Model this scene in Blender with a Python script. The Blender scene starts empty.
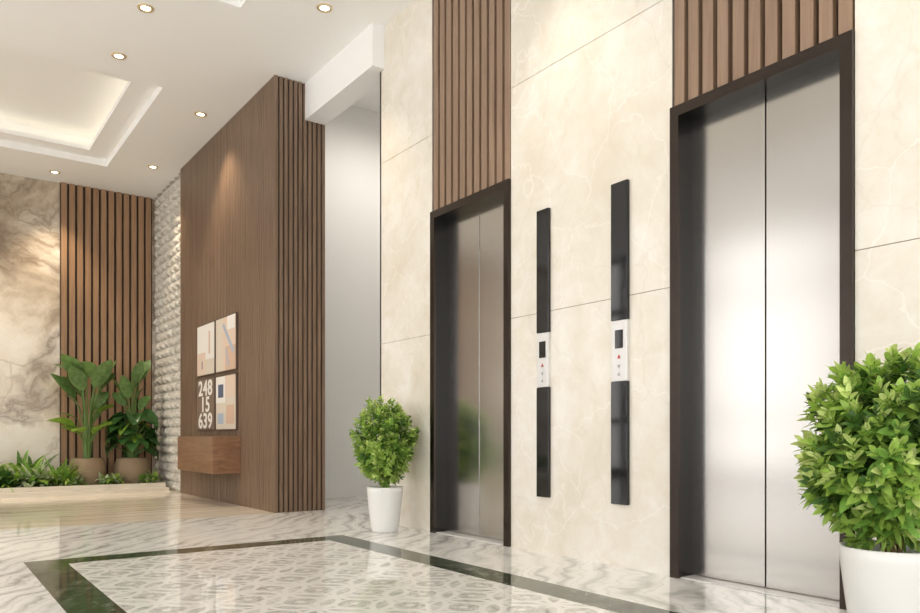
import bpy, math, random
from mathutils import Vector, Matrix
random.seed(7)
S = bpy.context.scene

# ---------------------------------------------------------------- helpers
class MB:
    def __init__(s): s.v=[]; s.f=[]; s.m=[]
    def add(s, vs, fs, mat=0):
        o=len(s.v); s.v += [tuple(v) for v in vs]
        for f in fs: s.f.append([i+o for i in f]); s.m.append(mat)
    def box(s,x0,x1,y0,y1,z0,z1,mat=0):
        vs=[(x0,y0,z0),(x1,y0,z0),(x1,y1,z0),(x0,y1,z0),(x0,y0,z1),(x1,y0,z1),(x1,y1,z1),(x0,y1,z1)]
        s.add(vs,[(0,3,2,1),(4,5,6,7),(0,1,5,4),(1,2,6,5),(2,3,7,6),(3,0,4,7)],mat)
    def lathe(s,cx,cy,prof,n=48,mat=0,mats=None):
        vs=[];fs=[]
        for r,z in prof:
            for i in range(n):
                a=2*math.pi*i/n; vs.append((cx+r*math.cos(a),cy+r*math.sin(a),z))
        for j in range(len(prof)-1):
            for i in range(n):
                k=(i+1)%n; fs.append((j*n+i,j*n+k,(j+1)*n+k,(j+1)*n+i))
        s.add(vs,fs,mat)
    def tube(s,pts,rads,n=6,mat=0):
        vs=[];fs=[]
        for i,p in enumerate(pts):
            d=(pts[min(i+1,len(pts)-1)]-pts[max(i-1,0)]).normalized()
            a=d.orthogonal().normalized(); b=d.cross(a)
            for k in range(n):
                t=2*math.pi*k/n; vs.append(p+(a*math.cos(t)+b*math.sin(t))*rads[i])
        for i in range(len(pts)-1):
            for k in range(n):
                q=(k+1)%n; fs.append((i*n+k,i*n+q,(i+1)*n+q,(i+1)*n+k))
        s.add(vs,fs,mat)
    def build(s,name,mats,parent=None,smooth=False,bevel=0):
        me=bpy.data.meshes.new(name); me.from_pydata(s.v,[],s.f)
        for m in mats: me.materials.append(m)
        for p,mi in zip(me.polygons,s.m):
            p.material_index=mi; p.use_smooth=smooth
        me.update()
        ob=bpy.data.objects.new(name,me); S.collection.objects.link(ob)
        if parent:
            ob.parent=parent; ob.matrix_parent_inverse=Matrix.Translation(parent.location).inverted()
        if bevel:
            b=ob.modifiers.new("bevel",'BEVEL'); b.width=bevel; b.segments=2; b.limit_method='ANGLE'
        return ob
def empty(name,loc):
    e=bpy.data.objects.new(name,None); e.location=loc; e.empty_display_size=.1
    S.collection.objects.link(e); return e

# ---------------------------------------------------------------- materials
class NT:
    def __init__(s,name):
        s.mat=bpy.data.materials.new(name); s.mat.use_nodes=True
        s.t=s.mat.node_tree; s.b=s.t.nodes['Principled BSDF']; s.out=s.t.nodes['Material Output']
    def n(s,typ,**kw):
        nd=s.t.nodes.new(typ)
        for k,v in kw.items():
            if k in nd.inputs.keys(): nd.inputs[k].default_value=v
            else: setattr(nd,k,v)
        return nd
    def l(s,a,b): s.t.links.new(a,b)
    def coord(s,scale=(1,1,1),rot=(0,0,0)):
        c=s.n('ShaderNodeTexCoord'); m=s.n('ShaderNodeMapping'); m.inputs['Scale'].default_value=scale; m.inputs['Rotation'].default_value=rot
        s.l(c.outputs['Object'],m.inputs[0]); return m.outputs[0]
    def ramp(s,fac,stops,interp='LINEAR'):
        r=s.n('ShaderNodeValToRGB'); r.color_ramp.interpolation=interp
        e=r.color_ramp.elements
        while len(e)<len(stops): e.new(.5)
        for i,(p,c) in enumerate(stops):
            e[i].position=p; e[i].color=(*c,1) if len(c)==3 else c
        s.l(fac,r.inputs[0]); return r.outputs[0]
    def noise(s,vec,scale,detail=6,dist=0,rough=.55):
        n=s.n('ShaderNodeTexNoise'); n.inputs['Scale'].default_value=scale; n.inputs['Detail'].default_value=detail
        n.inputs['Distortion'].default_value=dist; n.inputs['Roughness'].default_value=rough
        s.l(vec,n.inputs['Vector']); return n.outputs[0]
    def warp(s,vec,scale,amt,detail=4):
        n=s.n('ShaderNodeTexNoise'); n.inputs['Scale'].default_value=scale; n.inputs['Detail'].default_value=detail
        s.l(vec,n.inputs['Vector'])
        a=s.n('ShaderNodeVectorMath'); a.operation='SUBTRACT'; s.l(n.outputs['Color'],a.inputs[0]); a.inputs[1].default_value=(.5,.5,.5)
        b=s.n('ShaderNodeVectorMath'); b.operation='SCALE'; s.l(a.outputs[0],b.inputs[0]); b.inputs['Scale'].default_value=amt
        c=s.n('ShaderNodeVectorMath'); c.operation='ADD'; s.l(vec,c.inputs[0]); s.l(b.outputs[0],c.inputs[1]); return c.outputs[0]
    def edge(s,vec,scale,rand=1):
        vo=s.n('ShaderNodeTexVoronoi'); vo.feature='DISTANCE_TO_EDGE'; vo.inputs['Scale'].default_value=scale; vo.inputs['Randomness'].default_value=rand
        s.l(vec,vo.inputs['Vector']); return vo.outputs['Distance']
    def mix(s,fac,a,b,mode='MIX'):
        m=s.n('ShaderNodeMix'); m.data_type='RGBA'; m.blend_type=mode
        if hasattr(fac,'node'): s.l(fac,m.inputs[0])
        else: m.inputs[0].default_value=fac
        for x,i in ((a,6),(b,7)):
            if hasattr(x,'node'): s.l(x,m.inputs[i])
            else: m.inputs[i].default_value=(*x,1)
        return m.outputs[2]
    def math(s,op,a,b=None):
        m=s.n('ShaderNodeMath'); m.operation=op
        for x,i in ((a,0),(b,1)):
            if x is None: continue
            if hasattr(x,'node'): s.l(x,m.inputs[i])
            else: m.inputs[i].default_value=x
        return m.outputs[0]
    def col(s,o): s.l(o,s.b.inputs['Base Color'])
    def bump(s,h,strength=.3,dist=.01):
        b=s.n('ShaderNodeBump'); b.inputs['Strength'].default_value=strength; b.inputs['Distance'].default_value=dist
        s.l(h,b.inputs['Height']); s.l(b.outputs[0],s.b.inputs['Normal'])
def simple(name,c,rough=.5,metal=0,emit=0,ecol=None):
    t=NT(name); t.b.inputs['Base Color'].default_value=(*c,1); t.b.inputs['Roughness'].default_value=rough
    t.b.inputs['Metallic'].default_value=metal
    v=t.coord(); n=t.noise(v,30,2); 
    t.l(t.ramp(n,[(0,(max(rough-.04,0),)*3),(1,(rough+.04,)*3)]),t.b.inputs['Roughness'])
    if emit:
        t.b.inputs['Emission Color'].default_value=(*(ecol or c),1); t.b.inputs['Emission Strength'].default_value=emit
    return t.mat
g3=lambda x:(x,x,x)
def cream_marble():
    t=NT('cream_marble'); v=t.coord(); 
    n1=t.noise(t.warp(v,1.2,.6),.9,9,.5,.6); n2=t.noise(v,6,10,.4,.7)
    base=t.ramp(n1,[(.30,(.69,.625,.52)),(.45,(.77,.73,.65)),(.6,(.83,.80,.745))])
    base=t.mix(t.ramp(n2,[(.40,g3(0)),(.7,g3(.6))]),base,(.68,.60,.485))
    ve=t.warp(v,1.6,.9,6)
    vein=t.ramp(t.edge(ve,1.5),[(0,g3(.38)),(.011,g3(0))])
    base=t.mix(vein,base,(.92,.90,.86))
    vein2=t.ramp(t.edge(t.warp(v,2.2,.7,6),.9),[(0,g3(.18)),(.010,g3(0))])
    t.col(t.mix(vein2,base,(.56,.49,.40)))
    t.b.inputs['Roughness'].default_value=.2
    return t.mat
def floor_marble():
    t=NT('white_veined_marble'); v=t.warp(t.coord(rot=(0,0,math.radians(40))),.8,1.1,4)
    w=t.n('ShaderNodeTexWave'); w.inputs['Scale'].default_value=2.0; w.inputs['Distortion'].default_value=4; w.inputs['Detail'].default_value=6
    w.inputs['Detail Scale'].default_value=1.5; w.inputs['Detail Roughness'].default_value=.7
    t.l(v,w.inputs['Vector'])
    w2=t.n('ShaderNodeTexWave'); w2.inputs['Scale'].default_value=5.0; w2.inputs['Distortion'].default_value=5; w2.inputs['Detail'].default_value=4
    t.l(v,w2.inputs['Vector'])
    n=t.noise(v,1.6,6,.4); n3=t.noise(v,1.1,4)
    a=t.ramp(w.outputs['Color'],[(0,(.40,.405,.385)),(.12,(.62,.62,.60)),(.45,(.79,.79,.775)),(1,(.86,.86,.845))])
    a=t.mix(t.ramp(w2.outputs['Color'],[(0,g3(.6)),(.3,g3(0))]),a,(.56,.56,.54))
    a=t.mix(t.ramp(n3,[(.44,g3(0)),(.60,g3(.75))]),a,(.86,.86,.845))
    t.col(t.mix(t.ramp(n,[(.45,g3(0)),(.65,g3(.35))]),a,(.74,.74,.715)))
    t.b.inputs['Roughness'].default_value=.04
    return t.mat
def floor_pattern():
    t=NT('mosaic_marble'); v=t.warp(t.coord(),4,.05,2)
    P=.34
    def rings(off):
        m=t.n('ShaderNodeMapping'); m.inputs['Location'].default_value=off; t.l(v,m.inputs[0])
        sep=t.n('ShaderNodeSeparateXYZ'); t.l(m.outputs[0],sep.inputs[0])
        cell=lambda o: t.math('SUBTRACT',t.math('FRACT',t.math('DIVIDE',o,P)),.5)
        x=cell(sep.outputs[0]); y=cell(sep.outputs[1])
        return t.math('SQRT',t.math('ADD',t.math('MULTIPLY',x,x),t.math('MULTIPLY',y,y)))
    d1=rings((10.2,10.2,0)); d2=rings((10.2+P/2,10.2+P/2,0))
    r=t.math('MINIMUM',t.math('ABSOLUTE',t.math('SUBTRACT',d1,.47)),t.math('ABSOLUTE',t.math('SUBTRACT',d2,.47)))
    dm=t.math('MINIMUM',d1,d2)
    n=t.noise(v,8,8,.8,.68); n2=t.noise(v,22,6,1.2,.7)
    base=t.ramp(n,[(.34,(.42,.42,.39)),(.48,(.62,.62,.585)),(.60,(.80,.79,.76))])
    core=t.ramp(n2,[(.38,(.44,.44,.41)),(.5,(.62,.61,.575)),(.62,(.78,.77,.74))])
    base=t.mix(t.ramp(dm,[(.20,g3(1)),(.23,g3(0))]),base,core)
    base=t.mix(t.ramp(t.math('ABSOLUTE',t.math('SUBTRACT',dm,.24)),[(.022,g3(.9)),(.035,g3(0))]),base,(.85,.84,.81))
    base=t.mix(t.ramp(dm,[(.045,g3(1)),(.07,g3(0))]),base,(.84,.83,.80))
    t.col(t.mix(t.ramp(r,[(.03,g3(1)),(.05,g3(0))]),base,(.86,.85,.82)))
    t.b.inputs['Roughness'].default_value=.04
    return t.mat
def dark_marble():
    t=NT('dark_green_marble'); v=t.coord(); n=t.noise(v,9,8,1.5,.7)
    t.col(t.ramp(n,[(.35,(.020,.028,.018)),(.50,(.050,.066,.042)),(.60,(.14,.16,.11)),(.72,(.42,.43,.35))]))
    t.b.inputs['Roughness'].default_value=.08; return t.mat
def feature_marble():
    t=NT('feature_marble'); v=t.warp(t.coord(scale=(1,1,.8),rot=(0,math.radians(35),0)),.7,1.3,5)
    n1=t.noise(v,1.0,10,.3,.64); n2=t.noise(v,.9,9,.4,.60)
    a=t.ramp(n1,[(.34,(.32,.25,.18)),(.46,(.57,.48,.37)),(.56,(.77,.70,.60)),(.68,(.84,.80,.73))])
    r=t.math('ABSOLUTE',t.math('SUBTRACT',n2,.5))
    a=t.mix(t.ramp(r,[(0,g3(.8)),(.014,g3(.5)),(.07,g3(0))]),a,(.23,.17,.12))
    vein=t.ramp(t.edge(v,1.0),[(0,g3(.5)),(.02,g3(0))])
    t.col(t.mix(vein,a,(.42,.34,.26)))
    t.b.inputs['Roughness'].default_value=.2; return t.mat
def wood(name,c0,c1,rough=.42,scale=(14,14,.9)):
    t=NT(name); v=t.coord(scale=scale); n=t.noise(v,2.2,8,.6,.6); v2=t.coord(); n2=t.noise(v2,1.2,2)
    a=t.ramp(n,[(.3,c0),(.7,c1)])
    t.col(t.mix(t.ramp(n2,[(.35,(0,0,0)),(.7,(.35,.35,.35))]),a,c0)); t.b.inputs['Roughness'].default_value=rough
    return t.mat
def plank_floor():
    t=NT('travertine_plank_floor'); v=t.coord(scale=(.5,9,1)); n=t.noise(v,1.4,6,.3,.6)
    t.col(t.ramp(n,[(.3,(.42,.31,.21)),(.43,(.70,.61,.49)),(.6,(.86,.80,.70))])); t.b.inputs['Roughness'].default_value=.1; return t.mat
def steel():
    t=NT('brushed_steel'); v=t.coord(scale=(90,90,.5)); n=t.noise(v,6,2,0)
    t.b.inputs['Metallic'].default_value=1
    t.col(t.ramp(n,[(.3,(.485,.468,.445)),(.7,(.51,.492,.468))]))
    t.b.inputs['Roughness'].default_value=.19
    t.b.inputs['Anisotropic'].default_value=.3
    return t.mat
def leafmat(name,c,tr=.35,rough=.45):
    t=NT(name); v=t.coord(); n=t.noise(v,18,3)
    col=t.mix(t.ramp(n,[(.35,(0,0,0)),(.65,(1,1,1))]),tuple(x*.75 for x in c),tuple(min(1,x*1.2) for x in c))
    t.col(col); t.b.inputs['Roughness'].default_value=rough
    tl=t.n('ShaderNodeBsdfTranslucent'); t.l(col,tl.inputs[0])
    m=t.n('ShaderNodeMixShader'); m.inputs[0].default_value=tr
    t.l(t.b.outputs[0],m.inputs[1]); t.l(tl.outputs[0],m.inputs[2]); t.l(m.outputs[0],t.out.inputs[0])
    return t.mat
def stone_mat():
    t=NT('split_stone'); v=t.coord(); n=t.noise(v,14,6)
    t.col(t.ramp(n,[(.3,(.46,.43,.375)),(.7,(.68,.65,.59))])); t.bump(n,.5,.02); t.b.inputs['Roughness'].default_value=.8; return t.mat

M_cream=cream_marble(); M_floor=floor_marble(); M_pat=floor_pattern(); M_dark=dark_marble(); M_feat=feature_marble()
M_white=simple('white_plaster',(.88,.875,.86),.6); M_ceil=simple('ceiling_paint',(.93,.925,.91),.6)
M_grout=simple('grout',(.30,.26,.22),.8)
M_wslat=wood('walnut_slats',(.15,.095,.062),(.27,.18,.12))
M_wslat2=wood('teak_slats',(.24,.135,.072),(.38,.23,.125))
M_wslat3=wood('light_walnut_slats',(.22,.140,.092),(.335,.225,.152))
M_wback=simple('slat_backing',(.030,.018,.011),.7)
M_wbox=wood('walnut_veneer',(.17,.085,.045),(.30,.165,.09),.3,scale=(3,1.2,12))
M_plank=plank_floor(); M_steel=steel()
M_bronze=simple('dark_bronze',(.055,.043,.037),.18,.85); M_blackm=simple('black_jamb',(.018,.017,.016),.22,.5)
M_black=simple('black_glass',(.012,.012,.013),.06); M_alu=simple('satin_aluminium',(.70,.69,.68),.35,.35)
M_pot=simple('white_ceramic',(.80,.79,.77),.25); M_soil=simple('soil',(.06,.04,.025),.95)
M_trav=simple('travertine_curb',(.72,.66,.56),.3)
M_stone=stone_mat()
M_red=simple('red_print',(.5,.06,.05),.4); M_grey=simple('grey_print',(.35,.36,.38),.4)
M_lamp=simple('lamp_lens',(1,.85,.6),.5,0,14,(1,.82,.55)); M_brass=simple('lamp_trim',(.75,.62,.42),.3,.6)
M_led=simple('led_strip',(1,.9,.7),.5,0,3.6,(1,.88,.68))
L1=leafmat('leaf_bright',(.37,.55,.10)); L2=leafmat('leaf_mid',(.20,.38,.065)); L3=leafmat('leaf_deep',(.075,.17,.03)); L4=leafmat('leaf_tip',(.62,.74,.25))
B1=leafmat('banana_leaf',(.14,.25,.075),.25,.35); B2=leafmat('monstera_leaf',(.05,.14,.035),.2,.28); B3=leafmat('pale_leaf',(.52,.60,.38),.3,.4); B4=leafmat('lime_leaf',(.24,.40,.06),.3,.3)
M_stem=simple('stem_bark',(.16,.10,.05),.8); M_gstem=simple('green_stem',(.12,.2,.05),.5)
M_wicker=simple('woven_wicker',(.29,.21,.13),.8)

# ---------------------------------------------------------------- dims
W=3.14; H=4.10; YB=11.29; XL=-4.5; YN=-5.0
BX=2.725; BX2=3.24; BY0=6.72; BY1=9.83
AY0=5.474; AY1=7.9; AX=5.4; AH=4.6

# floor
b=MB()
def fr(x0,x1,y0,y1,m): b.box(x0,x1,y0,y1,-.1,0,m)
fx0,fx1,fy0,fy1=.50,2.52,-1.0,4.94; bw=.20
fr(XL,fx0,YN,BY0,0); fr(fx1,W+.4,YN,AY0,0); fr(fx0,fx1,YN,fy0,0); fr(fx0,fx1,fy1,AY0,0)
fr(fx0,AX,AY0,BY0,0); fr(BX2,AX,BY0,AY1,0)
fr(XL,BX2,BY0,YB,3)
fr(fx0,fx0+bw,fy0,fy1,1); fr(fx1-bw,fx1,fy0,fy1,1); fr(fx0+bw,fx1-bw,fy0,fy0+bw,1); fr(fx0+bw,fx1-bw,fy1-bw,fy1,1)
fr(fx0+bw,fx1-bw,fy0+bw,fy1-bw,2)
b.build('floor',[M_floor,M_dark,M_pat,M_plank])

# ceiling with stepped trays
b=MB()
def cr(x0,x1,y0,y1): b.box(x0,x1,y0,y1,H,H+.1)
TX0=-1.55; T=[(TX0,1.95,7.61,10.25),(TX0,2.08,2.2,5.83)]
cr(XL,TX0,YN,YB+.1)
cr(TX0,W,YN,2.2); cr(2.08,W,2.2,5.27); cr(2.08,3.03,5.27,5.83); cr(TX0,3.03,5.83,6.72); cr(TX0,BX2,6.72,7.61)
cr(3.03,W,5.27,5.40)
cr(1.95,BX2,7.61,10.25); cr(TX0,BX2,10.25,YB+.1)
cr(W,W+.3,YN,5.40)
for (x0,x1,y0,y1) in T:
    i=.24; z1=H+.1; z2=H+.30
    b.box(x0,x1,y0,y1,z2,z2+.05)
    b.box(x0-.1,x0,y0-.1,y1+.1,z1,z2); b.box(x1,x1+.1,y0-.1,y1+.1,z1,z2)
    b.box(x0,x1,y0-.1,y0,z1,z2); b.box(x0,x1,y1,y1+.1,z1,z2)
    b.box(x0,x0+i,y0,y1,z1-.02,z1+.03); b.box(x1-i,x1,y0,y1,z1-.02,z1+.03)
    b.box(x0+i,x1-i,y0,y0+i,z1-.02,z1+.03); b.box(x0+i,x1-i,y1-i,y1,z1-.02,z1+.03)
    e=.08; zz=z1+.03
    b.box(x0+e,x0+e+.02,y0+e,y1-e,zz,zz+.012,1); b.box(x1-e-.02,x1-e,y0+e,y1-e,zz,zz+.012,1)
    b.box(x0+e,x1-e,y0+e,y0+e+.02,zz,zz+.012,1); b.box(x0+e,x1-e,y1-e-.02,y1-e,zz,zz+.012,1)
b.box(W-.02,AX,AY0,AY1+.1,AH,AH+.1); 
b.build('ceiling',[M_ceil,M_led])

# beam
b=MB(); b.box(3.03,W,5.40,AY0,3.75,H+.12); b.box(3.03,BX2,AY0,BY0,3.75,AH)
b.build('ceiling_beam',[M_white])

# right wall with openings
E=[(1.56,2.487),(3.772,4.695)]; FT=2.392
b=MB()
piers=[(YN,E[0][0]),(E[0][1],E[1][0]),(E[1][1],AY0)]
zs=[(0,1.4815),(1.4855,2.978),(2.982,H)]
for y0,y1 in piers:
    b.box(W+.004,W+.3,y0,y1,0,H,1)
    segs=[(y0,y1)] if y0>YN else [(-5,-2.4),(-2.396,-.4),(-.396,y1)]
    for (a,c) in segs:
        for z0,z1 in zs: b.box(W,W+.005,a,c,z0,z1,0)
for y0,y1 in E:
    b.box(W+.07,W+.3,y0,y1,FT,H,1); b.box(W+.2,W+.3,y0,y1,0,FT,1)
b.box(W+.3,W+.32,YN,AY0-.01,0,H,1)
b.build('wall_right',[M_cream,M_grout])
b=MB(); b.box(W,AX,AY0-.02,AY0,0,H+.1); b.build('wall_alcove_side',[M_cream])
b=MB(); b.box(BX2,AX+.1,AY1,AY1+.1,0,AH); b.box(AX,AX+.1,AY0,AY1,0,AH); b.build('wall_alcove',[M_white])
b=MB(); b.box(BX2-.05,BX2,BY0,AY1+.1,H,AH+.1); b.box(W,AX,AY0-.1,AY0-.02,H,AH+.1); b.build('trim_alcove_bulkhead',[M_white])

def tri(b,cy,cz,s,up,x,mat):
    d=s if up else -s
    b.add([(x,cy-s,cz-d*.8),(x,cy+s,cz-d*.8),(x,cy,cz+d)],[(0,1,2)],mat)
for (y0,y1) in E:
    b=MB(); b.box(W+.045,W+.068,y0+.002,y1-.002,FT+.002,H-.002,1)
    n=11; p=(y1-y0)/n
    for i in range(n):
        c=y0+p*(i+.5); b.box(W+.005,W+.045,c-p*.35,c+p*.35,FT+.002,H-.002,0)
    b.build('wood_slat_panel',[M_wslat3,M_wback])
    g=empty('elevator',(W+.05,(y0+y1)/2,0))
    fw=.054
    b=MB(); x0,x1=W-.02,W+.10
    for (a,c) in ((y0+.002,y0+fw),(y1-fw,y1-.002)):
        b.box(x0,x0+.02,a,c,0,FT,0); b.box(x0+.02,x1,a,c,0,FT,1)
    b.box(x0,x0+.02,y0+fw,y1-fw,FT-fw,FT,0); b.box(x0+.02,x1,y0+fw,y1-fw,FT-fw,FT,1)
    b.build('frame',[M_bronze,M_blackm],g)
    b=MB(); b.box(W+.0,W+.13,y0+fw,y1-fw,.001,.006); b.build('sill',[M_alu],g)
    ym=(y0+y1)/2
    b=MB(); b.box(W+.095,W+.125,y0+fw-.02,ym-.003,.008,FT-fw+.02); b.build('door_panel_near',[M_steel],g,bevel=.003)
    b=MB(); b.box(W+.095,W+.125,ym+.003,y1-fw+.02,.008,FT-fw+.02); b.build('door_panel_far',[M_steel],g,bevel=.003)
    b=MB(); b.box(W+.13,W+.14,ym-.02,ym+.02,.008,FT-fw); b.build('seal',[M_grout],g)

for (y0,y1) in ((3.394,3.50),(2.768,2.885)):
    g=empty('elevator_call_panel',(W,(y0+y1)/2,.345))
    b=MB(); b.box(W-.022,W,y0,y1,1.355,2.11); b.box(W-.022,W,y0,y1,.345,1.018); b.build('glass_column',[M_black],g,bevel=.002)
    b=MB(); b.box(W-.020,W,y0+.003,y1-.003,1.02,1.353); b.build('faceplate',[M_alu],g,bevel=.002)
    c=(y0+y1)/2; b=MB()
    b.box(W-.023,W-.019,c-.028,c+.028,1.20,1.30,0)
    tri(b,c,1.155,.013,True,W-.022,1); tri(b,c,1.10,.012,False,W-.022,2); tri(b,c,1.06,.012,True,W-.022,2)
    b.build('display_and_arrows',[M_black,M_red,M_grey],g)

# wood block
b=MB(); b.box(BX+.02,BX2,BY0+.02,BY1,0,H-.001,1)
p=.0485; n=int((BY1-BY0-.03)/p)
b.box(BX,BX+.02,BY0,BY0+.032,0,H-.001,0)
for i in range(1,n+1):
    y=BY0+i*p; b.box(BX,BX+.02,y,y+p*.66,0,H-.001,0)
n=int((BX2-BX)/p)
for i in range(n+1):
    x=BX+.02 if i==0 else BX+i*p; b.box(x,min(BX+i*p+p*.66,BX2),BY0,BY0+.02,0,H-.001,0)
b.build('wood_slat_partition',[M_wslat,M_wback])

# floating console
g=empty('floating_console',(BX-.15,8.24,.337))
b=MB(); b.box(2.434,BX-.001,7.62,8.86,.337,.716); b.build('cabinet_body',[M_wbox],g,bevel=.004)
b=MB(); b.box(2.428,2.434,7.63,8.238,.35,.70); b.box(2.428,2.434,8.242,8.85,.35,.70); b.build('drawer_fronts',[M_wbox],g)

# art prints
C={k:simple('print_'+k,c,.55) for k,c in dict(cream=(.66,.59,.49),peach=(.62,.43,.31),white=(.80,.77,.72),navy=(.10,.12,.19),black=(.03,.03,.03),brown=(.20,.14,.10),blue=(.38,.45,.55),ochre=(.66,.49,.28),pink=(.71,.56,.45),frame=(.10,.06,.04)).items()}
def art(name,y1,z0,sy,sz,base,shapes,text=None):
    g=empty(name,(BX,y1-sy/2,z0))
    b=MB(); b.box(BX-.022,BX-.001,y1-sy,y1,z0,z0+sz); b.build('frame',[C['frame']],g)
    b=MB(); e=.014; b.box(BX-.025,BX-.021,y1-sy+e,y1-e,z0+e,z0+sz-e); b.build('print',[C[base]],g)
    b=MB(); ms=[]
    for k,(col,pts) in enumerate(shapes):
        ms.append(C[col]); x=BX-.026-.0004*k
        b.add([(x,y1-e-a*(sy-2*e),z0+e+c*(sz-2*e)) for a,c in pts],[tuple(range(len(pts)))],k)
    if ms: b.build('print_shapes',ms,g)
    if text:
        for r,t in enumerate(text):
            cu=bpy.data.curves.new('digits','FONT'); cu.body=t; cu.size=.24; cu.offset=.006; cu.extrude=.001; cu.align_x='CENTER'; cu.space_character=1.06
            o=bpy.data.objects.new('digits_row',cu); S.collection.objects.link(o)
            o.scale=(1.35,1,1)
            o.rotation_euler=(math.radians(90),0,math.radians(-90)); o.location=(BX-.028,y1-sy/2,z0+sz-.187*(r+1)-.005)
            cu.materials.append(C['white']); o.parent=g; o.matrix_parent_inverse=Matrix.Translation(g.location).inverted()
R=lambda a,c,d,e:[(a,c),(d,c),(d,e),(a,e)]
art('art_print',9.03,1.41,.64,.60,'white',[('pink',R(.0,.0,.5,.45)),('cream',R(.5,.0,1,.3)),('navy',R(.28,.12,.33,.28)),('peach',R(.7,.4,.78,.85))])
art('art_print',8.35,1.41,.65,.60,'pink',[('cream',R(0,0,.35,1)),('peach',R(.5,.0,1,.45)),('blue',[(.35,.85),(.42,.9),(.95,.35),(.88,.28)]),('white',R(.6,.75,1,1)),('blue',[(.5,.4),(.56,.42),(.7,.08),(.64,.06)])])
art('art_print',9.03,.78,.64,.60,'brown',[],['248','15','639'])
art('art_print',8.35,.78,.65,.60,'cream',[('white',R(0,.5,.5,1)),('navy',R(.12,.6,.40,.85)),('peach',R(.55,.1,.95,.45)),('blue',R(.1,.1,.4,.3)),('pink',R(.5,.6,1,1))])

# back wall
b=MB(); b.box(XL,BX2,YB,YB+.1,0,H); b.build('wall_back',[M_feat])
for (x0,x1) in ((1.568,2.735),(-2.38,-1.17)):
    b=MB(); b.box(x0,x1,YB-.03,YB-.001,.0,H-.001,1)
    n=12; p=(x1-x0)/n
    for i in range(n): b.box(x0+i*p+p*.1,x0+i*p+p*.80,YB-.06,YB-.03,.0,H-.001,0)
    b.build('wood_slat_panel',[M_wslat2,M_wback])

# split stone wall
b=MB(); b.box(2.79,BX2,BY1+.002,YB,0,H,0); z=0
while z<H-.01:
    h=min(.12,H-z); y=BY1+.003-random.random()*.2
    while y<YB:
        l=random.uniform(.17,.27); y0=max(y,BY1+.004); y1=min(y+l-.008,YB-.065)
        if y1-y0>.03:
            z0,z1=z+.005,z+h-.006; k=random.uniform(.030,.052)
            vs=[];NN=5
            for a in range(NN+1):
                for c in range(NN+1):
                    s_,t_=a/NN,c/NN
                    d=k*(min(1,4*s_,4*(1-s_)))*(min(1,3.5*t_))*(1-.7*t_)*(1+random.uniform(-.2,.2))
                    if a in (0,NN) or c in (0,NN): d=0
                    vs.append((2.79-d*1.3-.002,y0+(y1-y0)*s_,z0+(z1-z0)*t_))
            fs=[(a*(NN+1)+c,(a+1)*(NN+1)+c,(a+1)*(NN+1)+c+1,a*(NN+1)+c+1) for a in range(NN) for c in range(NN)]
            b.add(vs,fs,0)
        y+=l
    z+=h
b.build('wall_split_stone',[M_stone])

# unseen left facade: mullions added to give door reflections vertical structure
b=MB()
y=YN
while y<=YB:
    b.box(XL-.12,XL,y-.05,y+.05,0,H); y+=1.629
for z in (0,.95,3.0,H-.12): b.box(XL-.1,XL,YN,YB,z,z+.1 if z else .12)
b.build('added_mullions_left',[M_bronze])
b=MB(); x=XL
while x<=W+.3:
    b.box(x-.05,x+.05,YN-.12,YN,0,H); x+=1.9
for z in (0,3.0,H-.12): b.box(XL,W+.3,YN-.1,YN,z,z+.12)
b.build('window_2',[M_bronze])
b=MB()
for a,c in ((5.0,5.65),(8.0,8.8),(1.2,1.7)):  # unseen wood columns, added to put dark bands into the door reflections
    b.box(XL+.002,XL+.12,a,c,0,H-.001)
b.build('added_reflection_columns',[M_wslat2])

# ---------------------------------------------------------------- planter bed
PB=empty('planter_bed',(0,10.8,0))
b=MB(); PX1=2.70; PX0=XL+.15
b.box(PX0,PX1,10.40,10.50,0,.10,0); b.box(PX0,PX1,10.22,10.40,0,.045,0)
b.box(PX0,PX1,10.50,YB-.075,0,.085,1)
b.build('curb_and_soil',[M_trav,M_soil],PB)

def leaf(b,base,d,side,L,Wd,droop=0.0,fold=.25,mat=0,n=5,shape=0,clampx=None,clampy=None,minx=None):
    d=d.normalized(); side=(side-d*side.dot(d)).normalized(); up=side.cross(d)
    if up.z<0: up=-up
    mid=[];le=[];ri=[]
    for i in range(n+1):
        t=i/n
        p=base+d*(L*t)+Vector((0,0,-droop*L*t*t))
        if shape==0: w=Wd*.5*math.sin(math.pi*min(1,t**.8))**.8 if 0<t<1 else 0
        elif shape==1: w=Wd*.5*(math.sin(math.pi*t**.55)**.7) if 0<t<1 else 0
        else: w=Wd*.5*(1-t)
        mid.append(p); le.append(p+side*w+up*w*fold); ri.append(p-side*w+up*w*fold)
    vs=mid+le+ri; m=n+1; fs=[]
    if clampx is not None:
        for v in vs: v.x=min(v.x,clampx)
    if minx is not None:
        for v in vs: v.x=max(v.x,minx)
    if clampy is not None:
        for v in vs: v.y=min(v.y,clampy)
    for i in range(n):
        fs.append((i,i+1,m+i+1,m+i)); fs.append((i,2*m+i,2*m+i+1,i+1))
    b.add(vs,fs,mat)
def rv(): 
    while True:
        v=Vector([random.uniform(-1,1) for _ in range(3)])
        if .1<v.length<1: return v.normalized()

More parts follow.
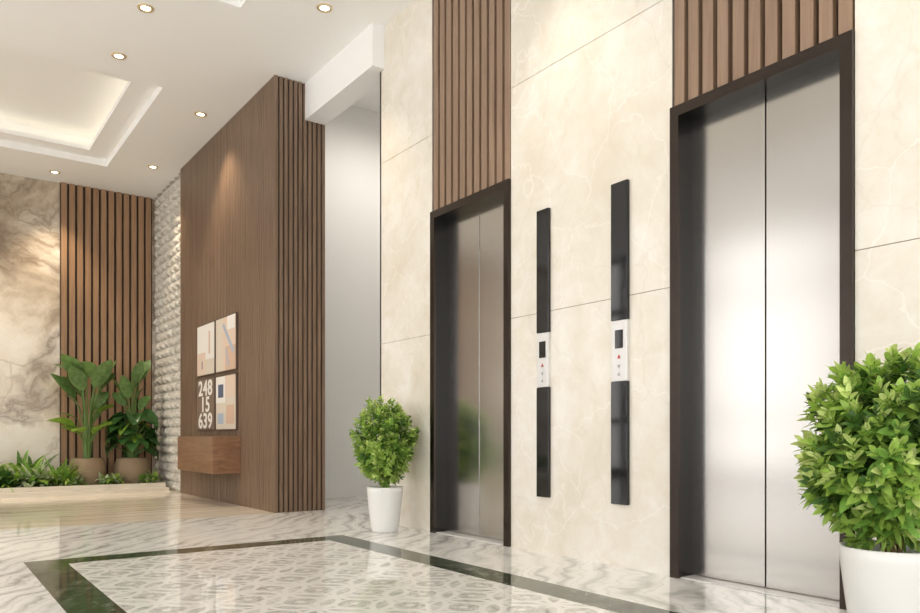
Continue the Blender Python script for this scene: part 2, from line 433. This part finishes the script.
def topiary(x,y,pr,ph,fr_,fh,sprigs,ll,seed):
    random.seed(seed)
    g=empty('potted_shrub',(x,y,0))
    b=MB(); rb=pr*.72
    prof=[(0,.0)]+[(rb*.93,.0),(rb,.012)]
    for i in range(1,9):
        t=i/8; prof.append((rb+(pr-rb)*(t**.75),.012+(ph-.012)*t))
    prof+= [(pr-.006,ph+.004),(pr-.016,ph),(pr-.018,ph-.035)]
    b.lathe(x,y,prof); b.build('pot',[M_pot],g,smooth=True)
    b=MB(); b.lathe(x,y,[(0,ph-.03),(pr-.018,ph-.035)]); b.build('soil',[M_soil],g)
    cz=ph+fh*.46; b=MB(); st=MB(); c=Vector((x,y,cz))
    for i in range(5):
        a=i*1.256; top=c+Vector((math.cos(a)*fr_*.4,math.sin(a)*fr_*.4,fh*.15)); 
        p0=Vector((x+math.cos(a)*.02,y+math.sin(a)*.02,ph-.035)); st.tube([p0,(p0+top)/2+Vector((0,0,.03)),top],[.009,.007,.004])
    for s in range(sprigs):
        o=rv(); 
        k=random.uniform(.80,1.04) if s%4 else random.uniform(.45,.75)
        lump=1+.11*math.sin(o.x*5+seed)*math.cos(o.y*4+o.z*5)
        wz=1.0 if o.z>0 else .98
        tap=1 if o.z>-.2 else 1-.12*(-o.z-.2)
        p=c+Vector((o.x*fr_*k*lump*.87*tap,o.y*fr_*k*lump*.87*tap,o.z*fh*.5*k*lump*.88*wz))
        if p.z<ph-.02: p.z=ph-.02+random.random()*.03
        p.x=min(p.x,W-.06)
        ax=(o*.75+Vector((0,0,.65))+rv()*.35).normalized()
        q=ax.orthogonal().normalized(); r=ax.cross(q); ang=random.random()*6
        e1=p+ax*ll*.6; e1.x=min(e1.x,W-.03)
        st.tube([p-ax*ll*1.2-o*.03,e1],[.0022,.0012],4,1)
        base_mat=random.choices([0,1,2],[6,4,1.5] if k>.8 else [1,4,5])[0]
        nl=10
        for j in range(nl):
            t=j/(nl-1); ang+=2.4; th=math.radians(80-55*t)
            pd=q*math.cos(ang)+r*math.sin(ang); d=ax*math.cos(th)+pd*math.sin(th)
            L=ll*random.uniform(.8,1.2)*(1-.35*t)
            m=base_mat if t<.6 else (3 if (base_mat==0 and random.random()<.8) else (0 if base_mat==1 else base_mat))
            leaf(b,p+ax*(ll*(1.0*t-.6)),d,ax.cross(d)+rv()*.2,L,L*.44,random.uniform(0,.3),.22,m,4,0,W-.022)
    b.build('foliage',[L1,L2,L3,L4],g,smooth=True); st.build('branches',[M_stem,M_gstem],g)
topiary(2.87,4.93,.138,.335,.25,.71,460,.053,3)
topiary(2.735,1.235,.165,.335,.305,.72,500,.070,11)

# lush planter plants
def woven_pot(g,x,y,r,h,z0):
    b=MB(); prof=[(0,z0),(r*.7,z0)]
    N=26
    for i in range(N+1):
        t=i/N; rr=r*(.72+.28*math.sin(math.pi*(t*.8+.12))**.9)+ (.006 if i%2 else 0)
        prof.append((rr,z0+.005+h*t))
    prof+=[(r*.70,z0+h-.0),(r*.68,z0+h-.04),(0,z0+h-.04)]
    b.lathe(x,y,prof,40); b.build('woven_pot',[M_wicker],g,smooth=True)
def bigplant(name,x,y,seed,n,hmin,hmax,spread,L,Wd,mat,shape=0,pot=True,lean=1.0,g=None,upw=.75,mx=None,nx=None):
    random.seed(seed); z0=.086; new=g is None
    if new: g=empty(name,(x,y,z0))
    top=z0+.34 if pot else z0
    if pot and new: woven_pot(g,x,y,.225,.34,z0)
    lf=MB(); st=MB()
    for i in range(n):
        a=i*2.4+random.uniform(-.3,.3); h=hmin+(hmax-hmin)*random.random(); 
        rad=Vector((math.cos(a),math.sin(a)*.7,0)); 
        if rad.y>0: rad.y*=.35
        rad*=spread*random.uniform(.5,1)*(1.3-.6*h/hmax)
        p0=Vector((x+math.cos(a)*.03,y+math.sin(a)*.03,top-.04)); p2=Vector((x,y,top))+rad+Vector((0,0,h)); p1=p0*.5+p2*.5-rad*.25+Vector((0,0,h*.12))
        st.tube([p0,p1,p2],[.012,.009,.006],5)
        dd=(rad.normalized()*lean+Vector((0,0,upw if shape==0 else -.1))+rv()*.15)
        dd.y=min(dd.y,.15)
        side=dd.cross(Vector((0,0,1)))
        if side.length<.1: side=Vector((1,0,0))
        leaf(lf,p2,dd,side+rv()*.6,L*random.uniform(.8,1.1),Wd*random.uniform(.85,1.1),random.uniform(.1,.5) if shape==0 else .5,.15,0,8,shape,mx or 2.66,YB-.09,nx)
    lf.build('leaves',[mat],g,smooth=True); st.build('stems',[M_gstem],g)
    return g
g=bigplant('potted_banana_plant',1.82,10.80,5,15,.45,1.05,.20,.58,.20,B1,upw=1.4,lean=.9,mx=2.13)
bigplant('x',1.82,10.80,55,10,.25,.6,.22,.38,.16,B4,g=g,upw=.7,mx=2.13)
g=bigplant('potted_monstera',2.37,10.80,9,44,.10,.60,.25,.26,.24,B2,1,nx=2.05)
bigplant('x',2.37,10.80,19,12,.6,1.02,.12,.46,.17,B1,0,True,g=g,upw=1.7,lean=.7,nx=2.05)
bigplant('x',2.37,10.80,29,10,.15,.5,.24,.24,.2,B4,1,g=g,nx=2.05)
def tuft(x,y,seed,n,L,Wd,tgt,moff,hmul=1):
    random.seed(seed); z0=.08
    for i in range(n):
        a=random.random()*6.28; el=random.uniform(.25,1.4)
        d=Vector((math.cos(a)*math.cos(el),math.sin(a)*math.cos(el),math.sin(el)*hmul))
        p=Vector((x+random.uniform(-.08,.08),y+random.uniform(-.05,.05),z0+random.uniform(0,.08)))
        leaf(tgt,p,d,d.cross(Vector((0,0,1)))+rv()*.1,L*random.uniform(.6,1.1),Wd,random.uniform(.2,.7),.2,random.choice(moff),6,0,2.66,YB-.09)
bp=MB()
xx=-3.6; k=0
kinds=[(.44,.05,[1,4],65),(.34,.08,[4,0],60),(.50,.03,[0,1],80),(.32,.09,[3,2],50),(.42,.06,[4,6],60)]
while xx<1.62:
    L,Wd,ms,n=kinds[k%5]
    tuft(xx,10.66+.08*(k%2),k+40,n,L,Wd,bp,ms); xx+=.16; k+=1
for i in range(17):
    tuft(-2.6+i*.235,10.98,i+90,40,.66,.055,bp,[1,5,0])
for i,x in enumerate((2.1,2.56,1.62,2.0,2.5)):
    tuft(x,10.58,i+70,45,.20,.045,bp,[1,0,4])
bp.build('border_plants',[L1,L2,L3,B2,B3,B1,B4],PB,smooth=True)

# ---------------------------------------------------------------- downlights
def downlight(x,y,z=H,power=60,ang=80,col=(1,.82,.60),blend=.8):
    g=empty('recessed_downlight',(x,y,z))
    b=MB(); b.lathe(x,y,[(.035,z-.001),(.04,z-.008),(.06,z-.008),(.065,z-.0005)],32); b.build('trim_ring',[M_brass],g,smooth=True)
    b=MB(); b.lathe(x,y,[(0,z-.003),(.037,z-.003)],32); b.build('lens',[M_lamp],g)
    l=bpy.data.lights.new('spot','SPOT'); l.energy=power; l.spot_size=math.radians(ang); l.spot_blend=blend; l.color=col; l.shadow_soft_size=.03
    o=bpy.data.objects.new('spot',l); S.collection.objects.link(o); o.location=(x,y,z-.04)
    o.parent=g; o.matrix_parent_inverse=Matrix.Translation(g.location).inverted()
for x,y in ((1.476,6.27),(2.62,5.44),(1.468,7.20),(2.62,3.2),(2.62,1.2),(0,6.4),(-1.4,10.85)):
    downlight(x,y)
downlight(2.43,8.0,power=125,ang=95,blend=1); downlight(2.42,9.92,power=80)
for x,y in ((1.45,10.85),(0,10.85)): downlight(x,y,power=150)
downlight(4.3,6.7,AH,85,170,(1,.95,.87))  # unseen lamp, added to brighten the alcove

# ---------------------------------------------------------------- world / camera
w=bpy.data.worlds.new('World'); S.world=w; w.use_nodes=True
bg=w.node_tree.nodes['Background']; bg.inputs[0].default_value=(1,.985,.96,1); bg.inputs[1].default_value=3.2
cam=bpy.data.cameras.new('Camera'); co=bpy.data.objects.new('Camera',cam); S.collection.objects.link(co)
cam.sensor_width=36; cam.lens=753/920*36; cam.shift_y=(436-306.5)/920; cam.clip_start=.05
co.location=(0,0,.72); co.rotation_euler=(math.radians(90),0,math.radians(-35.9)); S.camera=co
S.view_settings.view_transform='Standard'; S.view_settings.exposure=0
